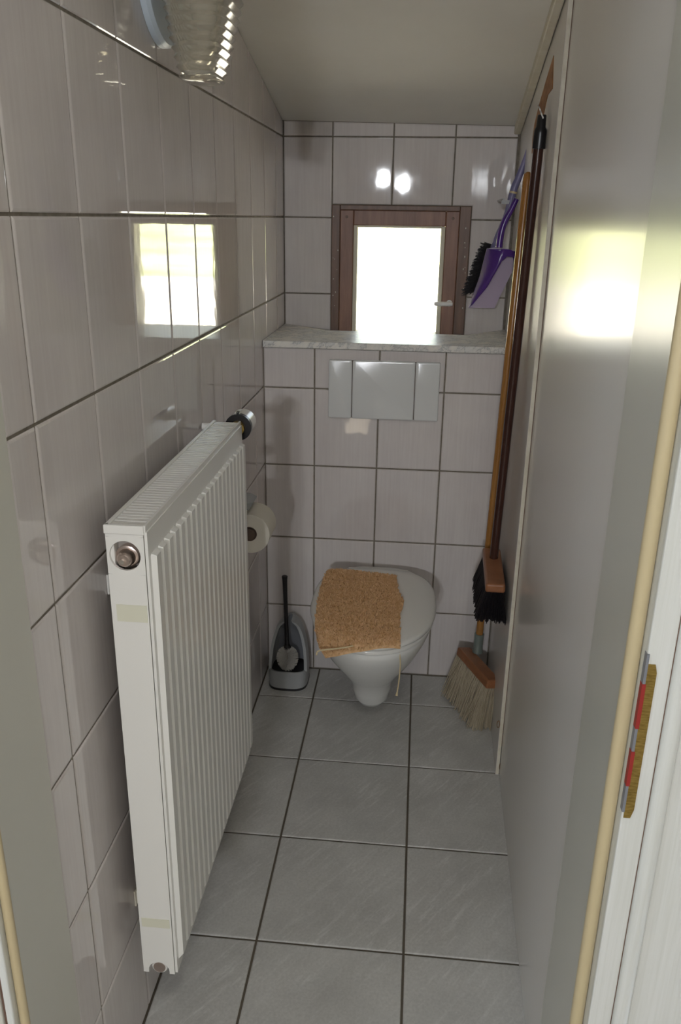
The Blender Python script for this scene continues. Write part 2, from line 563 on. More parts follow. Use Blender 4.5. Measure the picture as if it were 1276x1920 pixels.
# raw wood showing where the facing has broken away below the ceiling strip
poly = [(1038, 104), (1036, 166), (1027, 178), (1019, 215), (1009, 238), (1003, 262), (997, 288), (998, 262), (1002, 232), (1012, 192), (1024, 150)]
pts = []
for x, y in poly:
    v = ROT @ Vector(((x - W_PX / 2) / F_PX, -(y - H_PX / 2) / F_PX, -1.0))
    # meet the face of the far panel
    t = (0.7611 + 0.0213 * CAM.y - CAM.x) / (v.x - 0.0213 * v.y)
    pts.append(CAM + v * t)
obj('bare_wood', extrude([q + Vector((-0.0012, 0, 0)) for q in pts], (0.0016, 0, 0)), 'rawwood', wr)
# rusty fixing loops on the board's foot
for (x, y, r) in ((934.5, 1358, 0.011), (939, 1437, 0.011), (942, 1500, 0.008)):
    q = px(x, y, 1, YE - 0.004)
    ring = [q + Vector((-0.001 + 0.35 * r * math.cos(t), 0, r * math.sin(t))) for t in [2 * math.pi * k / 14 for k in range(15)]]
    obj('fixing_loop', tube(ring, 0.0011, 6), 'rust', wr, smooth=True)

# ceiling and its strip
ce = obj('ceiling', prism([(-0.16, -1.60), (0.95, -1.60), (0.95, 0.74), (-0.16, 0.74)], ceil_z, lambda x, y: ceil_z(x, y) + 0.15), 'ceiling')
tag(ce, kind='structure')
tr = obj('trim_1', prism([(xpanel(-1.5) - 0.003, -1.5), (xpanel(D) - 0.001, D - 0.002), (xpanel(D) - 0.022, D - 0.002), (xpanel(-1.5) - 0.024, -1.5)],
                         lambda x, y: ceil_z(x, y) - 0.028, lambda x, y: ceil_z(x, y) - 0.0005), 'trimwood', bevel=0.003)
tag(tr, kind='structure')

# door wall: header above, masonry beside, linings, seals, casings
wf = obj('wall_front', merge(box(-0.9, 0.0, -1.73, -1.60, 2.04, 2.5), box(0.0, 0.80, -1.73, -1.60, 2.04, 2.5), box(0.80, 1.7, -1.66, -1.60, 0, 2.5),
                             box(-1.65, -0.03, -1.73, Y_IN - 0.003, 0, 2.04), box(-1.65, -0.9, -1.73, -1.60, 2.04, 2.5)), 'plaster')
tag(wf, kind='structure')
df = empty('door_1', (0.35, -1.70, 0))
tag(df, kind='structure')
# left lining and seal
obj('lining', prism([(0.002, Y_IN - 0.0008), (0.001, -1.7465), (-0.026, -1.7465), (-0.026, Y_IN - 0.0008)], 0, 2.03), 'jamb', df, bevel=0.0015, seg=1)
obj('seal', tube([(-0.0015, -1.7520, 0.0), (-0.0015, -1.7520, 2.03)], 0.0062, 12), 'seal', df, smooth=True)
obj('casing', prism([(-0.008, -1.748), (-0.008, -1.766), (-0.018, -1.766), (-0.018, -1.748)], 0, 2.09), 'casing', df, bevel=0.002)
obj('seam', prism([(-0.018, -1.748), (-0.018, -1.763), (-0.022, -1.763), (-0.022, -1.748)], 0, 2.09), 'seam', df)
obj('outer_board', prism([(-0.022, -1.748), (-0.022, -1.768), (-0.10, -1.768), (-0.10, -1.748)], 0, 2.09), 'jamb', df, bevel=0.002)
# right lining
xr = xn(YT)
def K(x, y, f=1.08):
    return (CAM.x + (x - CAM.x) * f, CAM.y + (y - CAM.y) * f)
KP = lambda pts: [K(*q) for q in pts]
def kbox(x0, x1, y0, y1, z0, z1):
    (xa, ya), (xb_, yb_) = K(x0, y0), K(x1, y1)
    return box(xa, xb_, ya, yb_, z0, z1)
obj('lining', prism([(xr - 0.0025, YT - 0.0005), K(0.7030, -1.728), K(0.735, -1.728), (xr + 0.022, YT - 0.0005)], 0, 2.03), 'jamb', df, bevel=0.0015, seg=1)
obj('seal', tube([(*K(0.7085, -1.7345), 0.0), (*K(0.7085, -1.7345), 2.03)], 0.0084, 12), 'seal', df, smooth=True)
rc = obj('casing', prism(KP([(0.7160, -1.730), (0.7160, -1.757), (0.7420, -1.757), (0.7420, -1.730)]), 0, 2.09), 'casing', df, bevel=0.002)
obj('seam', prism(KP([(0.7420, -1.732), (0.7420, -1.7535), (0.7436, -1.7535), (0.7436, -1.732)]), 0, 2.09), 'seam', df)
rnd = [(0.7436, -1.732), (0.7436, -1.756), (0.7470, -1.7595), (0.7520, -1.7615), (0.7570, -1.7605), (0.7610, -1.7570), (0.7630, -1.7530), (0.7640, -1.732)]
obj('rounded_moulding', prism(KP(rnd), 0, 2.09), 'casing', df, smooth=True, angle=50)
obj('outer_board', prism(KP([(0.7640, -1.732), (0.7640, -1.7500), (0.960, -1.7500), (0.960, -1.732)]), 0, 2.12), 'casing', df, bevel=0.002)
obj('head_lining', box(0.0, 0.705, -1.762, Y_IN, 2.03, 2.055), 'jamb', df)
obj('head_casing', box(-0.085, 0.86, -1.78, -1.7312, 2.09, 2.16), 'casing', df)
# strike plate let into the casing, partly painted red
yk = K(0, -1.757)[1]
z0, z1 = px(1148, 1530, 1, yk).z, px(1186, 1243, 1, yk).z
xk = K(0.7160, 0)[0]
sp = obj('strike_plate', extrude([(xk + 0.002, yk - 0.0004, z0), (xk + 0.0095, yk - 0.0004, z0), (xk + 0.0125, yk - 0.0004, z0 + 0.012), (xk + 0.0125, yk - 0.0004, z1 - 0.010),
                                  (xk + 0.0100, yk - 0.0004, z1), (xk + 0.002, yk - 0.0004, z1)], (0, -0.0012, 0)), 'brass', df)
obj('strike_lip', box(xk - 0.0008, xk + 0.0022, yk - 0.0018, yk + 0.007, z0 + 0.008, z1 + 0.012), 'grey_inner', sp)
for a, b in ((0.22, 0.45), (0.60, 0.88)):
    obj('red_mark', box(xk - 0.0012, xk + 0.0030, yk - 0.0024, yk + 0.006, z0 + (z1 - z0) * a, z0 + (z1 - z0) * b), 'red', sp)

# ------------------------------------------------------------------ hall behind the camera, ground outside
hf = tag(obj('floor_hall', box(-1.65, 1.75, -5.6, -1.7805, -0.12, -0.002), 'hall_floor'), kind='structure')
hc = tag(obj('ceiling_hall', box(-1.65, 1.75, -5.6, -1.60, 2.5, 2.62), 'plaster'), kind='structure')
tag(obj('wall_hall_left', merge(box(-1.75, -1.60, -5.6, -3.8, 0, 2.5), box(-1.75, -1.60, -2.8, -1.6, 0, 2.5), box(-1.75, -1.60, -3.8, -2.8, 0, 0.9), box(-1.75, -1.60, -3.8, -2.8, 2.1, 2.5)), 'plaster'), kind='structure')
# a small transom window in the hall's side wall lets a patch of sun onto its floor
ty0, ty1, tz0, tz1 = -3.84, -3.36, 1.77, 2.14
tag(obj('wall_hall_right', merge(box(1.60, 1.75, -5.6, ty0, 0, 2.5), box(1.60, 1.75, ty1, -1.6, 0, 2.5), box(1.60, 1.75, ty0, ty1, 0, tz0), box(1.60, 1.75, ty0, ty1, tz1, 2.5)), 'plaster'), kind='structure')
tag(obj('wall_hall_back', box(-1.75, 1.75, -5.75, -5.60, 0, 2.5), 'plaster'), kind='structure')
fd = empty('door_2', (0.15, -5.60, 0))
tag(fd, kind='structure')
obj('door_leaf', box(-0.30, 0.60, -5.60, -5.555, 0.0, 2.02), 'window_dark', fd, bevel=0.003)
for lx, lz in PANES:
    x0, x1, z0, z1 = lx - 0.06, lx + 0.06, lz - 0.06, lz + 0.06
    obj('pane_frame', merge(box(x0, x1, -5.555, -5.52, z0, z0 + 0.015), box(x0, x1, -5.555, -5.52, z1 - 0.015, z1), box(x0, x0 + 0.015, -5.555, -5.52, z0, z1), box(x1 - 0.015, x1, -5.555, -5.52, z0, z1)), 'window_dark', fd)
w2 = empty('hall_fill_window', (-1.62, -3.3, 0.9))  # unseen window added to go with the hall's side fill light
tag(w2, kind='structure')
for y in (-3.8, -3.3, -2.85):
    obj('fill_window_bar', box(-1.66, -1.62, y, y + 0.05, 0.9, 2.1), 'casing', w2)

pav = tag(obj('ground_paving', prism([(-14, 0.74), (14, 0.74), (14, 6.4), (-14, 6.4)], 0.55, 0.86), 'paving'), kind='structure')
tag(obj('ground_meadow', prism([(-30, 6.4), (30, 6.4), (30, 40), (-30, 40)], lambda x, y: 0.4, lambda x, y: 0.86 + 0.16 * (y - 6.4)), 'grass'), kind='structure')

# ------------------------------------------------------------------ window
w1 = empty('window_1', (0.396, D + 0.02, WZ0))
tag(w1, kind='structure')
fy0, fy1 = D - 0.006, D + 0.065
# fixed frame, four bars
FL, FR, FTP = 0.192, 0.5915, 1.5160
obj('fixed_frame', merge(box(WX0, FL, fy0, fy1, WZ0, WZ1), box(FR, WX1, fy0, fy1, WZ0, WZ1), box(FL, FR, fy0, fy1, FTP, WZ1), box(FL, FR, fy0, fy1, WZ0, WZ0 + 0.02)), 'window_dark', w1, bevel=0.002)
GX0, GX1, GZ1, GZ0 = 0.2375, 0.5465, 1.4680, 1.105
sy0, sy1 = D + 0.002, D + 0.056
sash = empty('sash', (0.39, D + 0.02, WZ0 + 0.02))
sash.parent = w1
sash.location = Vector((0.39, D + 0.02, WZ0 + 0.02)) - WORLD['window_1']
e = -0.0005
obj('stile', box(FL + e, GX0, sy0, sy1, WZ0 + 0.022, FTP - e), 'window_wood', sash, bevel=0.003)
obj('stile', box(GX1, FR - e, sy0, sy1, WZ0 + 0.022, FTP - e), 'window_wood', sash, bevel=0.003)
obj('rail', box(GX0, GX1, sy0 + 0.0006, sy1, GZ1, FTP - e), 'window_wood', sash, bevel=0.003)
obj('rail', box(GX0, GX1, sy0 + 0.0006, sy1, WZ0 + 0.022, GZ0), 'window_wood', sash, bevel=0.003)
by0, by1 = sy0 + 0.008, sy1 + 0.02
obj('glazing_bead', box(GX0, GX0 + 0.014, by0, by1, GZ0, GZ1), 'bead', sash, bevel=0.002)
obj('glazing_bead', box(GX1 - 0.014, GX1, by0, by1, GZ0, GZ1), 'bead', sash, bevel=0.002)
obj('glazing_bead', box(GX0 + 0.014, GX1 - 0.014, by0, by1, GZ1 - 0.007, GZ1), 'bead', sash, bevel=0.002)
obj('glazing_bead', box(GX0 + 0.014, GX1 - 0.014, by0, by1, GZ0, GZ0 + 0.007), 'bead', sash, bevel=0.002)
obj('pane', box(GX0 + 0.012, GX1 - 0.012, by0 + 0.015, by0 + 0.019, GZ0 + 0.006, GZ1 - 0.006), 'glass', sash)
for x in (FL + 0.022, FR - 0.022):
    obj('knot', ringed((x, sy0, FTP - 0.022), (0, -1, 0), [(-0.002, 0.005), (0.0008, 0.005), (0.0012, 0.003)], 10), 'window_dark', sash)
hz = 1.2185
hd = obj('handle', tube([(0.522, D - 0.028, hz), (0.530, D - 0.030, hz), (0.570, D - 0.030, hz + 0.0005), (0.583, D - 0.029, hz)], [0.0055, 0.0078, 0.0078, 0.0062], 14), 'white_plastic', w1, smooth=True)
obj('handle_neck', ringed((0.573, D + 0.006, hz), (0, -1, 0), [(0, 0.011), (0.005, 0.011), (0.006, 0.006), (0.036, 0.006)], 14), 'white_plastic', hd, smooth=True)

# paint chips on the fixed frame
for sx, xa, xb in ((0, WX0 + 0.004, WX0 + 0.022), (1, WX1 - 0.022, WX1 - 0.004)):
    for k in range(9):
        z = random.uniform(1.19, 1.50)
        x = random.uniform(xa, xb)
        s = random.uniform(0.0012, 0.0028)
        obj('paint_chip', box(x, x + s, fy0 - 0.0006, fy0 + 0.001, z, z + s * random.uniform(1, 2.6)), 'bead', w1)

# marble ledge on the parapet
lg = obj('window_ledge', prism([(0.001, -0.014), (xpanel(0) - 0.001, -0.014), (xpanel(0.41) - 0.001, 0.412), (0.6274, 0.2414), (0.1697, 0.2665), (0.001, 0.415)], 1.1160, LEDGE), 'marble', bevel=0.002)
tag(lg, 'grey veined marble ledge below the small brown window', 'window ledge')

# ------------------------------------------------------------------ radiator on the left wall
RX0, RX1, RY0, RY1, RZ0, RZ1 = 0.0350, 0.1040, -1.430, -0.776, 0.2080, 1.0700
rad = empty('radiator', (0.07, -1.1, RZ0))
tag(rad, 'white ribbed panel radiator mounted on the left tiled wall', 'radiator')
XS = 0.0920           # where the end cover stops and the front panel starts
# front panel with pressed ribs
nr = 20
pitch = (RY1 - RY0 - 0.010) / nr
prof = []
for k in range(nr):
    y = RY0 + 0.006 + pitch * k
    prof += [(y, 0.0), (y + pitch * 0.12, 0.0), (y + pitch * 0.20, 0.0085), (y + pitch * 0.80, 0.0085), (y + pitch * 0.88, 0.0)]
prof = [(RY0, 0.0)] + prof + [(RY1, 0.0)]
zr = [(RZ0 + 0.004, 0), (RZ0 + 0.026, 0), (RZ0 + 0.036, 1), (RZ1 - 0.051, 1), (RZ1 - 0.048, 0), (RZ1 - 0.010, 0)]
xb = RX1 - 0.0065
rings = [[(xb + h * s, y, z) for y, h in prof] for z, s in zr]
fv, ff = loft(rings, closed=False, cap0=False, cap1=False)
nb = len(prof)
back = [(XS + 0.001, y, z) for z, s in (zr[0], zr[-1]) for y in (RY0, RY1)]
n0 = len(fv)
fv += back
last = (len(zr) - 1) * nb
ff += [tuple(range(nb)) + (n0 + 1, n0), tuple(range(last, last + nb)) + (n0 + 3, n0 + 2), tuple(k * nb for k in range(len(zr))) + (n0 + 2, n0), tuple(k * nb + nb - 1 for k in range(len(zr))) + (n0 + 3, n0 + 1)]
fp = obj('front_panel', (fv, ff), 'radiator', rad)
obj('top_rail', box(XS - 0.0005, XS + 0.0035, RY0, RY1, RZ1 - 0.012, RZ1), 'radiator', rad, bevel=0.0012)
obj('back_panel', box(RX0 + 0.001, RX0 + 0.010, RY0 + 0.004, RY1 - 0.002, RZ0 + 0.004, RZ1 - 0.006), 'radiator', rad, bevel=0.001)
obj('back_rail', box(RX0 - 0.001, RX0 + 0.006, RY0, RY1, RZ1 - 0.010, RZ1), 'radiator', rad, bevel=0.0012)

# end cover with a round hole at the top and a notch at the foot
def end_cover(y0, y1):
    hz_, hx = RZ1 - 0.048, (RX0 + XS) / 2 - 0.001
    rr = 0.0235
    n = 32
    v, f = [], []
    xa, xb_ = RX0, XS
    za, zb = RZ0 + 0.03, RZ1 - 0.006
    top, bot = hz_ + 0.03, hz_ - 0.03
    for y in (y0, y1):
        base = len(v)
        ang = [2 * math.pi * k / n for k in range(n)]
        for t in ang:
            v.append((hx + rr * math.cos(t), y, hz_ + rr * math.sin(t)))
        for t in ang:
            c, s = math.cos(t), math.sin(t)
            hxw, hzw = (xb_ - xa) / 2 + 0.001, 0.03
            k_ = min(hxw / abs(c) if abs(c) > 1e-6 else 9, hzw / abs(s) if abs(s) > 1e-6 else 9)
            v.append((min(max(hx + k_ * c, xa), xb_), y, hz_ + k_ * s))
        for k in range(n):
            f.append((base + k, base + (k + 1) % n, base + n + (k + 1) % n, base + n + k))
    for k in range(n):
        f.append((k, (k + 1) % n, 2 * n + (k + 1) % n, 2 * n + k))
        f.append((n + k, n + (k + 1) % n, 3 * n + (k + 1) % n, 3 * n + k))
    parts = [(v, f), box(xa, xb_, y0, y1, top, zb), box(xa, xb_, y0, y1, za + 0.005, bot)]
    # foot with a half-round notch
    m_ = 14
    cx_ = (xa + xb_) / 2
    pol = [(xa, y0, za + 0.005), (xa, y0, RZ0), (cx_ - 0.019, y0, RZ0)]
    pol += [(cx_ - 0.019 * math.cos(math.pi * k / m_), y0, RZ0 + 0.006 + 0.019 * math.sin(math.pi * k / m_)) for k in range(m_ + 1)]
    pol += [(cx_ + 0.019, y0, RZ0), (xb_, y0, RZ0), (xb_, y0, za + 0.005)]
    parts.append(extrude(pol, (0, y1 - y0, 0)))
    return merge(*parts), hx, hz_
ev, hx, hzv = end_cover(RY0 - 0.001, RY0 + 0.004)
ec = obj('end_cover', ev, 'radiator', rad)
obj('end_cover', box(RX0, XS, RY1 - 0.003, RY1 + 0.001, RZ0, RZ1 - 0.006), 'radiator', rad, bevel=0.001)
obj('cover_cap', box(RX0 - 0.0015, XS + 0.0015, RY0 - 0.003, RY0 + 0.006, RZ1 - 0.014, RZ1), 'radiator', ec, bevel=0.0015)
# plug in the hole
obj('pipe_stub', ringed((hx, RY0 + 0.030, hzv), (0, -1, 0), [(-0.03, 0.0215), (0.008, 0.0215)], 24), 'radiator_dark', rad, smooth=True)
pl = obj('bleed_plug', ringed((hx - 0.001, RY0 + 0.022, hzv - 0.006), (0, -1, 0), [(0, 0.0175), (0.012, 0.0175), (0.013, 0.015), (0.0131, 0.0135), (0.020, 0.0125), (0.026, 0.0105), (0.028, 0.0085)], 24), 'nickel', rad, smooth=True, angle=30)
obj('bleed_screw', ringed((hx - 0.003, RY0 - 0.0055, hzv - 0.007), (0, -1, 0), [(0, 0.0042), (0.004, 0.0040)], 12), 'chrome', pl, smooth=True, angle=30)
lp = obj('lower_plug', ringed(((RX0 + XS) / 2, RY0 + 0.020, RZ0 + 0.010), (0, -1, 0), [(-0.01, 0.0145), (0.016, 0.0145), (0.018, 0.0125)], 20), 'radiator', rad, smooth=True, angle=30)
obj('plug_face', ringed(((RX0 + XS) / 2, RY0 + 0.0022, RZ0 + 0.010), (0, -1, 0), [(0, 0.0115), (0.001, 0.011)], 20), 'nickel', lp)
# inner filling so that one cannot look through
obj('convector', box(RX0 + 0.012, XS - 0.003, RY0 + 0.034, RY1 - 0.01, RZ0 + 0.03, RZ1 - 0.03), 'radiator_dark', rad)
# top grille: slats, each its own piece
ns = 52
gm = None
g_y0, g_y1 = RY0 + 0.010, RY1 - 0.004
gp = (g_y1 - g_y0) / ns
for k in range(ns):
    y = g_y0 + gp * (k + 0.5)
    if gm is None:
        v, f = box(-0.0255, 0.0255, -0.0036, 0.0036, 0, 0.0035)
        gm = bpy.data.meshes.new('grille_slat')
        gm.from_pydata(v, [], f)
        gm.materials.append(M['radiator'])
    link('grille_slat', gm, None, rad, ((RX0 + XS) / 2 + 0.003, y, RZ1 - 0.0060))
for x in (RX0 + 0.030,):
    obj('grille_rib', box(x, x + 0.0045, g_y0, g_y1, RZ1 - 0.008, RZ1 - 0.0042), 'radiator', rad)
# tapes on the end cover
tz = px(240, 1150, 1, RY0 - 0.0015).z
obj('tape', box(RX0 + 0.008, XS - 0.002, RY0 - 0.0018, RY0 - 0.0008, tz - 0.014, tz + 0.014), 'tape', rad)
tz = px(297, 1732, 1, RY0 - 0.0015).z
obj('tape', box(RX0 + 0.004, XS - 0.003, RY0 - 0.0018, RY0 - 0.0008, tz - 0.009, tz + 0.010), 'tape', rad)
# thermostat at the far end
tc = Vector((0.083, RY1, 1.0480))
obj('valve_body', ringed(tc, (0, 1, 0), [(-0.004, 0.012), (0.012, 0.012), (0.013, 0.016), (0.030, 0.016)], 20), 'brass', rad, smooth=True, angle=30)
th = obj('thermostat_head', ringed(tc + Vector((0, 0.040, 0)), (0, 1, 0), [(0, 0.024), (0.004, 0.0285), (0.050, 0.0285), (0.056, 0.023)], 28), 'white_plastic', rad, smooth=True, angle=30)
obj('thermostat_ring', ringed(tc + Vector((0, 0.026, 0)), (0, 1, 0), [(0, 0.015), (0.0005, 0.0300), (0.014, 0.0300), (0.0142, 0.02)], 28), 'black', th, smooth=True, angle=30)
obj('index_tab', obox(tc + Vector((0.0, 0.033, 0.0315)), (1, 0, 0), (0, 1, 0), (0, 0, 1), 0.003, 0.007, 0.004), 'black', th)
obj('valve_pipe', tube(smooth_path([tc + Vector((0, 0.020, 0)), tc + Vector((-0.02, 0.024, 0)), tc + Vector((-0.080, 0.024, 0.0))], 4), 0.008, 12), 'white_plastic', rad, smooth=True)
# wall brackets
for y, z in ((RY0 + 0.075, 0.925), (RY1 - 0.1, 0.945), (RY0 + 0.07, 0.290), (RY1 - 0.1, 0.300)):
    obj('wall_bracket', merge(box(0.0005, RX0 + 0.002, y, y + 0.012, z, z + 0.03), box(0.0003, 0.004, y - 0.003, y + 0.015, z - 0.004, z + 0.030)), 'white_plastic' if z > 0.5 else 'cream', rad, bevel=0.001)

# ------------------------------------------------------------------ flush plate
fl = empty('flush_plate', (0.374, 0.0, 0.903))
tag(fl, 'white three-panel flush plate on the tiles above the toilet', 'flush plate')
def rrect(x0, x1, z0, z1, r, y, n=6):
    P = []
    for cx_, cz_, a0 in ((x1 - r, z1 - r, 0), (x0 + r, z1 - r, 90), (x0 + r, z0 + r, 180), (x1 - r, z0 + r, 270)):
        for k in range(n + 1):
            t = math.radians(a0 + 90 * k / n)
            P.append((cx_ + r * math.cos(t), y, cz_ + r * math.sin(t)))
    return P
def rplate(x0, x1, z0, z1, r, y0, y1, ch):
    return loft([rrect(x0, x1, z0, z1, r, y0), rrect(x0, x1, z0, z1, r, y1 + ch), rrect(x0 + ch * 0.5, x1 - ch * 0.5, z0 + ch * 0.5, z1 - ch * 0.5, r, y1 + ch * 0.3), rrect(x0 + ch * 1.5, x1 - ch * 1.5, z0 + ch * 1.5, z1 - ch * 1.5, r, y1)])
X0, X1, ZA, ZB = 0.2050, 0.5437, 0.9040, 1.0840
obj('plate_base', rplate(X0 + 0.002, X1 - 0.002, ZA + 0.002, ZB - 0.002, 0.006, -0.0004, -0.012, 0.002), 'cardboard', fl)
for a, b in ((X0, 0.2765), (0.2785, 0.4682), (0.4702, X1)):
    obj('plate_panel', rplate(a, b, ZA, ZB, 0.005, -0.004, -0.0165, 0.003), 'flush', fl, smooth=True, angle=25)

# ------------------------------------------------------------------ toilet
def egg(cx, yw, a, bf, bb, z, n=56, pf=2.15, pb=3.0, dz=0):
    R_ = []
    for k in range(n):
        t = 2 * math.pi * k / n
        c, s = math.cos(t), math.sin(t)
        e_ = pf if s < 0 else pb
        x = cx + a * math.copysign(abs(c) ** (2 / e_), c)
        y = yw + (bf if s < 0 else bb) * math.copysign(abs(s) ** (2 / e_), s)
        R_.append((x, y, z + dz * (y - yw)))
    return R_
TC = 0.3790
toi = empty('toilet', (TC, -0.25, 0.06))
tag(toi, 'white wall-hung toilet with its lid closed', 'toilet')
LZ = 0.4330
bowl = [
    egg(TC, -0.275, 0.030, 0.045, 0.27, 0.078),
    egg(TC, -0.275, 0.046, 0.070, 0.27, 0.083),
    egg(TC, -0.275, 0.056, 0.085, 0.27, 0.100),
    egg(TC, -0.280, 0.062, 0.098, 0.276, 0.135),
    egg(TC, -0.285, 0.068, 0.115, 0.281, 0.170),
    egg(TC, -0.290, 0.088, 0.150, 0.286, 0.210),
    egg(TC, -0.295, 0.116, 0.188, 0.291, 0.255),
    egg(TC, -0.305, 0.141, 0.222, 0.301, 0.300),
    egg(TC, -0.315, 0.160, 0.248, 0.311, 0.345),
    egg(TC, -0.325, 0.170, 0.262, 0.321, 0.380),
    egg(TC, -0.325, 0.172, 0.265, 0.321, 0.398),
    egg(TC, -0.325, 0.169, 0.262, 0.320, 0.402),
]
obj('bowl', loft(bowl), 'ceramic', toi, smooth=True, angle=60)
seat = [egg(TC, -0.330, 0.172, 0.262, 0.235, 0.404), egg(TC, -0.330, 0.178, 0.268, 0.238, 0.407), egg(TC, -0.330, 0.178, 0.268, 0.238, 0.415), egg(TC, -0.330, 0.174, 0.264, 0.236, 0.418)]
obj('seat', loft(seat), 'seat', toi, smooth=True, angle=60)
lid = [egg(TC, -0.330, 0.172, 0.262, 0.236, 0.4195), egg(TC, -0.330, 0.181, 0.271, 0.240, 0.4215), egg(TC, -0.330, 0.183, 0.273, 0.242, 0.4265),
       egg(TC, -0.330, 0.181, 0.271, 0.240, 0.4320), egg(TC, -0.330, 0.174, 0.264, 0.233, 0.4360), egg(TC, -0.330, 0.150, 0.238, 0.205, 0.4385), egg(TC, -0.330, 0.08, 0.13, 0.11, 0.4400)]
obj('lid', loft(lid), 'seat', toi, smooth=True, angle=70)
for s in (-1, 1):
    obj('hinge', ringed((TC + s * 0.078 - 0.018, -0.075, 0.415), (1, 0, 0), [(0, 0.011), (0.036, 0.011)], 16), 'seat', toi, smooth=True, angle=40)

# terry cover lying on the lid
def lid_rho(x, y):
    a = 0.183
    b = 0.273 if y < -0.33 else 0.242
    e_ = 2.15 if y < -0.33 else 3.0
    return (abs((x - TC) / a) ** e_ + abs((y + 0.33) / b) ** e_) ** (1 / e_)
def lid_top(rho):
    if rho < 0.45:
        return 0.4402
    if rho < 0.83:
        return 0.4402 - 0.0016 * (rho - 0.45) / 0.38
    return 0.4386 - 0.0060 * ((min(rho, 1) - 0.83) / 0.17) ** 2
mc = [px(612, 1066, 2, 0.444), px(743, 1081, 2, 0.444), px(751, 1205, 2, 0.444), px(589, 1216, 2, 0.444)]
nu, nv = 34, 44
def mat_point(u, v):
    w = Vector((0, 0, 0))
    p_ = mc[0].lerp(mc[1], u).lerp(mc[3].lerp(mc[2], u), v)
    x, y = p_.x, p_.y
    x += 0.016 * math.exp(-((v - 0.42) / 0.14) ** 2) * u ** 6 - 0.012 * math.sin(math.pi * v) * (1 - u) ** 3
    r = lid_rho(x, y)
    if r > 1.0:
        # over the edge: lie against it and hang
        ex = (r - 1.0)
        s = (1.0 + min(ex, 0.035) + 0.5 * min(max(ex - 0.035, 0), 0.16)) / r
        drop = max(0.0, ex - 0.03) * 0.13
        x2, y2 = TC + (x - TC) * s, -0.33 + (y + 0.33) * s
        return Vector((x2, y2, lid_top(1.0) - drop - 0.006 * min(1, ex / 0.03)))
    return Vector((x, y, lid_top(r) + 0.0004))
MG = [[mat_point(i / nu, j / nv) for i in range(nu + 1)] for j in range(nv + 1)]
tv, tf = [], []
for j in range(nv + 1):
    for i in range(nu + 1):
        e_ = min(i, nu - i, j, nv - j)
        h = 0.004 if e_ == 0 else (0.0085 if e_ == 1 else 0.0100)
        q = MG[j][i]
        tv.append((q.x, q.y, q.z + h + random.uniform(-0.0022, 0.0022)))
for j in range(nv + 1):
    for i in range(nu + 1):
        tv.append(tuple(MG[j][i]))
N = (nu + 1) * (nv + 1)
for j in range(nv):
    for i in range(nu):
        a = j * (nu + 1) + i
        tf.append((a, a + 1, a + nu + 2, a + nu + 1))
        tf.append((N + a, N + a + nu + 1, N + a + nu + 2, N + a + 1))
edge = [i for i in range(nu + 1)] + [j * (nu + 1) + nu for j in range(1, nv + 1)] + [nv * (nu + 1) + i for i in range(nu - 1, -1, -1)] + [j * (nu + 1) for j in range(nv - 1, 0, -1)]
for k in range(len(edge)):
    a, b = edge[k], edge[(k + 1) % len(edge)]
    tf.append((a, b, N + b, N + a))
cv = empty('toilet_lid_cover', (TC, -0.36, 0.44))
tag(cv, 'tan terry cloth cover lying on the toilet lid', 'lid cover')
obj('cloth', (tv, tf), 'towel', cv, smooth=True, angle=80)
rt = []
for k in range(9000):
    i, j = random.uniform(0, nu), random.uniform(0, nv)
    i0, j0 = min(int(i), nu - 1), min(int(j), nv - 1)
    q = MG[j0][i0].lerp(MG[j0][i0 + 1], i - i0).lerp(MG[j0 + 1][i0].lerp(MG[j0 + 1][i0 + 1], i - i0), j - j0)
    e_ = min(i, nu - i, j, nv - j)
    h = 0.003 + 0.006 * min(1, e_)
    out = Vector((random.uniform(-1, 1), random.uniform(-1, 1), 0)) * 0.0045
    rt.append((q + Vector((0, 0, h)), q + Vector((0, 0, h + random.uniform(0.003, 0.0085))) + out))
tag(obj('pile', strands(rt, 0.0019, 0.0009), 'towel', cv), kind='stuff')
# its cord: an edge loop at the front left and an end hanging on the right
L = [px(593, 1228, 1, -0.618), px(596, 1221, 1, -0.618), px(612, 1218, 1, -0.620), px(640, 1215, 1, -0.618), px(662, 1211, 1, -0.612)]
obj('cord_loop', tube(smooth_path(L, 5), 0.0022, 8), 'cord', cv, smooth=True)
L = [px(748, 1220, 1, -0.560), px(750, 1245, 1, -0.555), px(747, 1280, 1, -0.550), px(743, 1304, 1, -0.550)]
obj('cord_end', tube(smooth_path(L, 5), [0.0018] * 14 + [0.0030, 0.0036], 8), 'cord', cv, smooth=True)

# ------------------------------------------------------------------ toilet brush in its holder
bc = Vector((0.0880, -0.0850, 0.0))
hol = empty('toilet_brush_holder', bc)
tag(hol, 'grey plastic arched holder on the floor beside the toilet', 'brush holder')
HT = 0.222
def hw(z):            # half width over height
    return float(np.interp(z, [0, 0.05, 0.09, 0.13, 0.165, 0.195, 0.213, 0.222], [0.0655, 0.0655, 0.0640, 0.0600, 0.0530, 0.0440, 0.0340, 0.0220]))
def dsec(z, off, n=40, full=True, back=0.072, front=0.072):
    a = hw(z) - off
    f_ = front * (1 - 0.62 * (z / HT)) - off
    b_ = back * (1 - 0.10 * z / HT) - off
    R_ = []
    for k in range(n):
        t = 2 * math.pi * k / n - math.pi / 2
        c, s = math.cos(t), math.sin(t)
        R_.append((bc.x + a * math.copysign(abs(c) ** 0.62, c), bc.y + (f_ if s < 0 else b_) * math.copysign(abs(s) ** 0.62, s), z))
    return R_
CUT = 0.062
low = [dsec(z, 0) for z in (0.006, 0.03, 0.05, CUT)] + [dsec(CUT, 0.005), dsec(0.05, 0.006), dsec(0.012, 0.006)]
obj('cup', loft(low, cap0=True, cap1=True), 'grey_plastic', hol, smooth=True, angle=40)
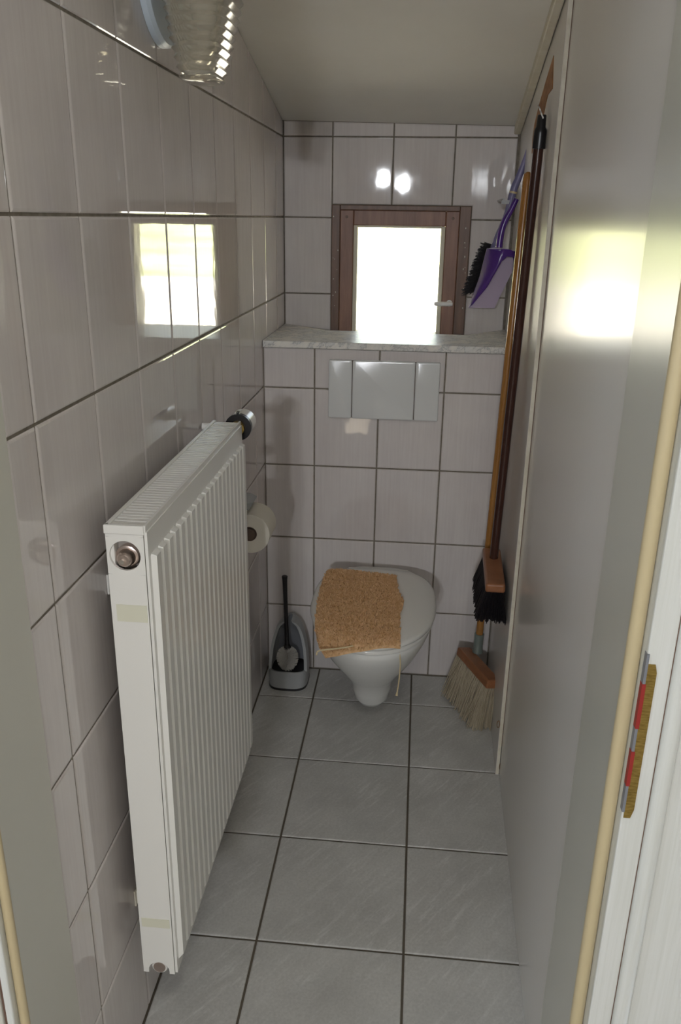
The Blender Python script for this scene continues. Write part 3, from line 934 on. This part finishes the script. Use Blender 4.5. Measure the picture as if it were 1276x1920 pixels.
obj('foot', loft([dsec(0.0, -0.001), dsec(0.007, -0.001)]), 'black', hol, smooth=True, angle=40)
# arched back shell, open to the front
def usec(z, off, n=30):
    a = hw(z) - off
    b_ = 0.072 * (1 - 0.10 * z / HT) - off
    f_ = (0.072 * (1 - 0.62 * (z / HT))) * 0.62
    f_ = f_ * max(0.2, 1 - (z - CUT) / 0.30)
    R_ = [(bc.x - a, bc.y - f_, z)]
    for k in range(n + 1):
        t = math.pi - math.pi * k / n
        c, s = math.cos(t), math.sin(t)
        R_.append((bc.x + a * math.copysign(abs(c) ** 0.62, c), bc.y + b_ * abs(s) ** 0.62, z))
    R_.append((bc.x + a, bc.y - f_, z))
    return R_
zs_ = [CUT - 0.004 + (HT - CUT + 0.004) * k / 14 for k in range(15)]
rings = [usec(z, 0) + usec(z, 0.010)[::-1] for z in zs_]
tr_ = [(bc.x + (q[0] - bc.x) * 0.6, bc.y + (q[1] - bc.y) * 0.85 + 0.008, q[2] + 0.003) for q in rings[-1]]
obj('arched_back', loft(rings + [tr_]), 'grey_plastic', hol, smooth=True, angle=40)
obj('shaded_inner_back', loft([[(bc.x - hw(z) + 0.012, bc.y + 0.046, z), (bc.x + hw(z) - 0.012, bc.y + 0.046, z), (bc.x + hw(z) - 0.012, bc.y + 0.054, z), (bc.x - hw(z) + 0.012, bc.y + 0.054, z)] for z in zs_]), 'grey_inner', hol)  # recess shade put into the colour: darker than the shell
obj('cup_shade_fill', loft([dsec(0.020, 0.0085), dsec(CUT - 0.012, 0.0075)]), 'black', hol)  # black filling stands in for the shade inside the cup
br = empty('toilet_brush', (bc.x, bc.y - 0.02, 0.06))
tag(br, 'white-bristled toilet brush with a black handle standing in the grey holder', 'toilet brush')
ht = px(533.5, 1082, 1, bc.y + 0.000)
hb = px(538.5, 1214, 1, bc.y - 0.012)
hm = px(535.5, 1140, 1, bc.y - 0.004)
obj('handle', tube(smooth_path([hb, hm.lerp(hb, 0.3), hm, ht.lerp(hm, 0.2), ht, ht + Vector((0, 0, 0.004))], 3), [0.0075, 0.0070, 0.0068, 0.0066, 0.0066, 0.0066, 0.0068, 0.0070, 0.0074, 0.0078, 0.0084, 0.0090, 0.0096, 0.0096, 0.0085, 0.005], 14), 'black', br, smooth=True)
obj('collar', ringed(hb + Vector((0, 0, 0.006)), (0, 0, -1), [(-0.006, 0.008), (0.002, 0.0125), (0.010, 0.012), (0.014, 0.006)], 16), 'black', br, smooth=True)
rt = []
cb = Vector((hb.x + 0.0005, hb.y - 0.002, 0.086))
for k in range(900):
    z = random.uniform(-1, 1)
    t = random.uniform(0, 2 * math.pi)
    s = math.sqrt(max(0, 1 - z * z))
    dr = Vector((math.cos(t) * s, math.sin(t) * s, z))
    root = cb + Vector((0, 0, 0.030 * z))
    tip = cb + Vector((dr.x * 0.037, dr.y * 0.030, dr.z * 0.047 + 0.008 * s))
    rt.append((root, tip))
tag(obj('bristles', strands(rt, 0.0006, 0.0012), 'white_bristle', br), kind='stuff')
obj('wire_core', tube([hb, cb + Vector((0, 0, -0.03))], 0.004, 8), 'nickel', br)

# ------------------------------------------------------------------ toilet paper on the left wall
ty = -0.53
rc_ = px(463, 1001, 1, ty)
rc_.x = 0.0560
roll = empty('toilet_paper_roll', (rc_.x, ty, rc_.z - 0.05))
tag(roll, 'white toilet paper roll on the left wall behind the radiator', 'toilet paper')
def ann(c, d, r0, r1, ln, n=32):
    return loft([[Vector(c) + Vector((math.cos(2 * math.pi * k / n) * r, t, math.sin(2 * math.pi * k / n) * r)) for k in range(n)] for t, r in ((0, r0), (0, r1), (ln, r1), (ln, r0), (0, r0))], cap0=False, cap1=False)
obj('paper', ann(rc_, (0, 1, 0), 0.020, 0.0540, 0.098), 'paper', roll, smooth=True, angle=40)
obj('cardboard_core', ann(rc_ + Vector((0, -0.001, 0)), (0, 1, 0), 0.0175, 0.0198, 0.10), 'cardboard', roll, smooth=True, angle=40)
hp = empty('toilet_paper_holder', (0.0, ty, rc_.z))
tag(hp, 'grey plastic paper holder with a clear flap fixed to the left wall', 'paper holder')
obj('wall_plate', box(0.0006, 0.008, ty - 0.004, ty + 0.11, rc_.z + 0.03, rc_.z + 0.085), 'grey_plastic', hp, bevel=0.002)
obj('axle', tube([(rc_.x, ty - 0.004, rc_.z), (rc_.x, ty + 0.106, rc_.z)], 0.0165, 16), 'cardboard', hp, smooth=True, angle=40)
obj('arm', obox(((rc_.x + 0.006) / 2, ty + 0.107, rc_.z + 0.022), (rc_.x, 0, -0.045), (0, 1, 0), (0.045, 0, rc_.x), 0.046, 0.003, 0.008), 'grey_plastic', hp)
fpnts = [(0.008, 0.072), (0.022, 0.076), (0.040, 0.074), (0.056, 0.066)]
fl_in = [Vector((x, ty - 0.003, rc_.z + z)) for x, z in fpnts]
obj('clear_flap', loft([[q, q + Vector((0, 0.112, 0)), q + Vector((0.001, 0.112, 0.002)), q + Vector((0.001, 0, 0.002))] for q in fl_in]), 'smoke_plastic', hp)
obj('flap_side', extrude([Vector((x, ty - 0.0045, rc_.z + z)) for x, z in ((0.008, 0.083), (0.030, 0.088), (0.052, 0.083), (0.046, 0.052), (0.030, 0.028), (0.008, 0.034))], (0, -0.0025, 0)), 'smoke_plastic', hp)

# ------------------------------------------------------------------ wall lamp, upper left
ly, lz = -1.0, 1.885
lamp = empty('wall_lamp', (0.0, ly, lz))
tag(lamp, 'pressed-glass wall lamp on a round white base high on the left wall', 'wall lamp')
obj('base_plate', ringed((0.0006, ly + 0.085, lz), (1, 0, 0), [(0, 0.118), (0.010, 0.118), (0.016, 0.113), (0.018, 0.105)], 48), 'lamp_base', lamp, smooth=True, angle=30)
obj('stem', ringed((0.018, ly + 0.06, lz), (1, 0, 0), [(0, 0.03), (0.02, 0.028)], 20), 'lamp_base', lamp, smooth=True, angle=30)
def sq(cx_, cy_, a, b, z, n=64, e_=3.6):
    return [(cx_ + a * math.copysign(abs(math.cos(2 * math.pi * k / n)) ** (2 / e_), math.cos(2 * math.pi * k / n)), cy_ + b * math.copysign(abs(math.sin(2 * math.pi * k / n)) ** (2 / e_), math.sin(2 * math.pi * k / n)), z) for k in range(n)]
G0, G1 = 1.706, 1.950
rings, inner = [], []
nrib = 18
for k in range(nrib * 4 + 1):
    t = k / (nrib * 4)
    z = G0 + (G1 - G0) * t
    w = 0.0026 * math.sin(2 * math.pi * t * nrib)
    cx_ = 0.088 + 0.012 * t
    a = 0.029 + 0.050 * t ** 0.85
    b = 0.052 + 0.060 * t ** 0.85
    a = min(a, cx_ - 0.022)
    rings.append(sq(cx_, ly + 0.03, a + w, b + w, z))
    if k % 4 == 0:
        inner.append(sq(cx_, ly + 0.03, a - 0.006, b - 0.006, z + (0.005 if k == 0 else 0)))
obj('glass_shade', loft(rings + inner[::-1]), 'lamp_glass', lamp, smooth=True, angle=70)
obj('bulb', ringed((0.10, ly + 0.03, 1.80), (0, 0, 1), [(0, 0.004), (0.006, 0.016), (0.02, 0.026), (0.04, 0.030), (0.06, 0.024), (0.08, 0.015), (0.11, 0.014)], 20), 'white_plastic', lamp, smooth=True)

# ------------------------------------------------------------------ brooms
def broom_head(root, c, ax, dn, half, wood, bris, blen, n_, spread, bw, bh, jit, r0, r1, ends=None):
    """c: centre of block, ax: long axis, dn: bristle direction"""
    ax, dn = Vector(ax).normalized(), Vector(dn).normalized()
    dn = (dn - ax * dn.dot(ax)).normalized()
    sd = ax.cross(dn).normalized()
    obj('head_block', obox(c, ax, sd, dn, half, bw, bh), wood, root, bevel=0.006, seg=3)
    rt = []
    for k in range(n_):
        u, v = random.uniform(-1, 1), random.uniform(-1, 1)
        a = Vector(c) + ax * (u * half * 0.97) + sd * (v * bw * 0.85) + dn * (bh * 0.6)
        b = a + ax * (u * spread[0] + random.gauss(0, jit)) + sd * (v * spread[1] + random.gauss(0, jit)) + dn * (blen * random.uniform(0.86, 1.04) + bh * 0.4)
        if ends:
            b = ends(a, b)
        rt.append((a, b))
    tag(obj('bristles', strands(rt, r0, r1), bris, root), kind='stuff')

# light wooden broom standing on the floor
b1 = empty('wooden_broom', (0.70, -0.10, 0.0))
tag(b1, 'broom with a light varnished handle standing on straw bristles in the right corner', 'broom')
j = Vector((0.7120, -0.125, 0.218))
top = px(990, 322, 0, xpanel(0.0) - 0.016)
dirh = (top - j).normalized()
obj('handle', tube([j, j + dirh * 0.3, top - dirh * 0.02, top - dirh * 0.006, top], [0.0112, 0.0118, 0.0125, 0.0105, 0.004], 18), 'orange_wood', b1, smooth=True)
obj('socket', tube([j - dirh * 0.045, j - dirh * 0.02, j, j + dirh * 0.02, j + dirh * 0.021], [0.017, 0.0145, 0.0145, 0.0155, 0.012], 18), 'green_metal', b1, smooth=True, angle=40)
pa, pb = px(868, 1214, 2, 0.170), px(926, 1278, 2, 0.170)
hc_ = (pa + pb) / 2
axh = pb - pa
print('broom head', pa, pb, axh.length)
def floor_end(a, b):
    t = (a.z - 0.002) / max(1e-4, (a.z - b.z))
    if b.z < 0.002:
        b = a + (b - a) * min(1, t)
    b.x = min(b.x, xpanel(b.y) - 0.004)
    b.y = min(b.y, -0.004)
    return b
broom_head(b1, hc_ + Vector((0, 0, -0.012)), axh, (-0.10, -0.20, -1), axh.length / 2, 'head_wood', 'straw', 0.150, 750, (0.010, 0.018), 0.024, 0.015, 0.006, 0.0018, 0.0014, floor_end)

def on_panel(x, y):
    v = ROT @ Vector(((x - W_PX / 2) / F_PX, -(y - H_PX / 2) / F_PX, -1.0))
    return CAM + v * ((0.7611 + 0.0213 * CAM.y - CAM.x) / (v.x - 0.0213 * v.y))
# dark broom hanging on a hook
b2 = empty('dark_broom', (0.735, -0.15, 0.36))
tag(b2, 'broom with dark brown handle, black grip and black bristles hanging on the right wall', 'broom')
yt = -0.330
ZB2 = 0.560           # top of the head block
t2 = px(1016, 215, 1, yt)
j2 = px(925, 1046, 2, ZB2)
d2 = (t2 - j2).normalized()
print('broom2', t2, j2)
def along(py):
    lo, hi = 0.0, 1.0
    for _ in range(40):
        m_ = (lo + hi) / 2
        q = j2.lerp(t2, m_)
        v = ROT.transposed() @ (q - CAM)
        if H_PX / 2 - F_PX * v.y / -v.z > py:
            lo = m_
        else:
            hi = m_
    return j2.lerp(t2, lo)
gtop, gmid, gbot = t2, along(250), along(278)
obj('handle', tube([j2, j2.lerp(gbot, 0.5), gbot], 0.0122, 18), 'dark_wood', b2, smooth=True)
obj('grip', tube([gbot - d2 * 0.002, gbot - d2 * 0.001, gmid, along(243), along(238), gtop - d2 * 0.002, gtop], [0.009, 0.0155, 0.0150, 0.0142, 0.0112, 0.0106, 0.009], 18), 'black', b2, smooth=True, angle=40)
hk = obj('wall_hook', tube(smooth_path([px(1018, 222, 1, yt - 0.010), px(1014, 212, 1, yt - 0.011), px(1011, 203, 1, yt - 0.008), on_panel(1008, 198)], 5), 0.0018, 8), 'white_plastic', smooth=True)
tag(hk, 'small white hook on the right wall carrying the dark broom', 'hook')
# head: the block lies level along the wall, bristles down
ha, hb_ = px(921, 1027, 2, ZB2), px(929, 1096, 2, ZB2)
axb = hb_ - ha
print('head2', ha, hb_, axb.length)
def wall_end(a, b):
    b.x = min(b.x, xpanel(b.y) - 0.003)
    return b
fc = (ha + hb_) / 2 - Vector((0, 0, 0.013))
broom_head(b2, fc, axb, (0, 0, -1), axb.length / 2, 'head_wood', 'black_bristle', 0.085, 4200, (0.012, 0.024), 0.0265, 0.013, 0.0028, 0.0016, 0.0015, wall_end)

# ------------------------------------------------------------------ dustpan and hand brush
dy = 0.16
P = lambda x, y, dd=0.0: px(x, y, 1, dy + dd)
dp = empty('dustpan', P(925, 560))
tag(dp, 'purple plastic dustpan hanging beside the window', 'dustpan')
hand = smooth_path([P(968, 373), P(957, 395), P(946, 415), P(939, 438), P(935, 464)], 5)
rr_ = [0.0075 + 0.0035 * k / (len(hand) - 1) for k in range(len(hand))]
obj('handle', tube(hand, rr_, 14), 'purple', dp, smooth=True)
# pan: back floor, sides
outer = [(912, 466), (930, 464), (950, 466), (966, 471), (969, 486), (962, 505), (926, 578), (877, 577), (886, 553), (898, 520)]
bck = [P(x, y, 0.030) for x, y in outer]
obj('pan_floor', extrude(bck, (0, 0.003, 0)), 'smoke_purple', dp)
# left side wall: a bulging blade from top to the lip
lft = [(912, 467, 0.028), (898, 520, 0.028), (886, 553, 0.028), (878, 576, 0.028)]
rgt = [(945, 467, -0.022), (938, 492, -0.030), (912, 538, -0.012), (884, 572, 0.020)]
top_ = [(966, 472, -0.012), (969, 486, -0.006)]
v = []
grid = []
for (a, b) in zip(lft, rgt):
    row = []
    for k in range(7):
        t = k / 6
        q = P(a[0] + (b[0] - a[0]) * t, a[1] + (b[1] - a[1]) * t, a[2] + (b[2] - a[2]) * math.sin(t * math.pi / 2))
        row.append(q)
    grid.append(row)
def sheet(grid, th):
    nj, ni = len(grid), len(grid[0])
    V_ = [q for r in grid for q in r] + [q + Vector(th) for r in grid for q in r]
    N_ = nj * ni
    F_ = []
    for j_ in range(nj - 1):
        for i_ in range(ni - 1):
            a = j_ * ni + i_
            F_ += [(a, a + 1, a + ni + 1, a + ni), (N_ + a, N_ + a + ni, N_ + a + ni + 1, N_ + a + 1)]
    ed = list(range(ni)) + [j_ * ni + ni - 1 for j_ in range(1, nj)] + [(nj - 1) * ni + i_ for i_ in range(ni - 2, -1, -1)] + [j_ * ni for j_ in range(nj - 2, 0, -1)]
    for k in range(len(ed)):
        a, b = ed[k], ed[(k + 1) % len(ed)]
        F_.append((a, b, N_ + b, N_ + a))
    return V_, F_
obj('side_wall', sheet(grid, (0.002, 0.002, 0)), 'purple', dp, smooth=True, angle=60)
# top wall, between the handle foot and the right side
grid = []
for (a, b) in zip([(945, 467, -0.022), (956, 468, -0.020), (967, 473, -0.012), (970, 486, 0.028)], [(938, 492, -0.030), (950, 481, -0.026), (961, 482, -0.018), (964, 496, 0.028)]):
    grid.append([P(a[0] + (b[0] - a[0]) * k / 3, a[1] + (b[1] - a[1]) * k / 3, a[2] + (b[2] - a[2]) * k / 3) for k in range(4)])
obj('top_wall', sheet(grid, (0, 0.003, 0)), 'purple', dp, smooth=True, angle=60)
grid = [[P(912 + 53 * k / 6, 466 + 5 * (k / 6), 0.028 - 0.050 * s * math.sin(math.pi * (0.15 + 0.7 * k / 6))) for k in range(7)] for s in (0, 0.5, 1.0)]
obj('shoulder', sheet(grid, (0, 0, -0.003)), 'purple', dp, smooth=True, angle=60)

hb2 = empty('hand_brush', P(895, 510, 0.05))
tag(hb2, 'hand brush with lilac handle and black bristles hanging behind the purple dustpan', 'hand brush')
hp_ = smooth_path([P(993, 271, 0.02), P(984, 300, 0.03), P(971, 335, 0.035), P(962, 358, 0.035), P(950, 405, 0.040), P(935, 440, 0.044), P(921, 475, 0.060), P(900, 525, 0.060)], 4)
obj('handle', tube(hp_, [0.0065 + 0.0050 * min(1, k / 10) for k in range(len(hp_))], 12), 'lilac', hb2, smooth=True)
obj('band', ringed(P(961.5, 361, 0.035), (P(958, 375, 0.035) - P(966, 345, 0.035)), [(-0.003, 0.0118), (0.003, 0.0118)], 14), 'cord', hb2, smooth=True)
obj('brush_back', tube([P(926, 462, 0.060), P(915, 490, 0.060), P(897, 535, 0.060)], [0.012, 0.016, 0.012], 12), 'black', hb2, smooth=True)
rt = []
for k in range(1500):
    t = random.uniform(0, 1)
    a = P(926 - 30 * t, 460 + 78 * t, 0.060)
    b = P(908 - 36 * t + random.uniform(-9, 24), 458 + 92 * t + random.uniform(-6, 6), 0.060 + random.uniform(-0.018, 0.018))
    rt.append((a, b))
tag(obj('bristles', strands(rt, 0.0012, 0.0008), 'black_bristle', hb2), kind='stuff')
# hook on the back wall
h0 = P(946, 374, 0.02)
hkk = obj('wall_hook', merge(obox(P(947, 379, 0.01), (1, 0, 0), (0, 1, 0), (0.2, 0, 1), 0.0115, 0.004, 0.0055), tube([P(944, 374, 0.01), Vector((h0.x, D - 0.001, h0.z))], 0.003, 10)), 'grey_plastic')
tag(hkk, 'small metal hook on the back wall holding the dustpan', 'hook')
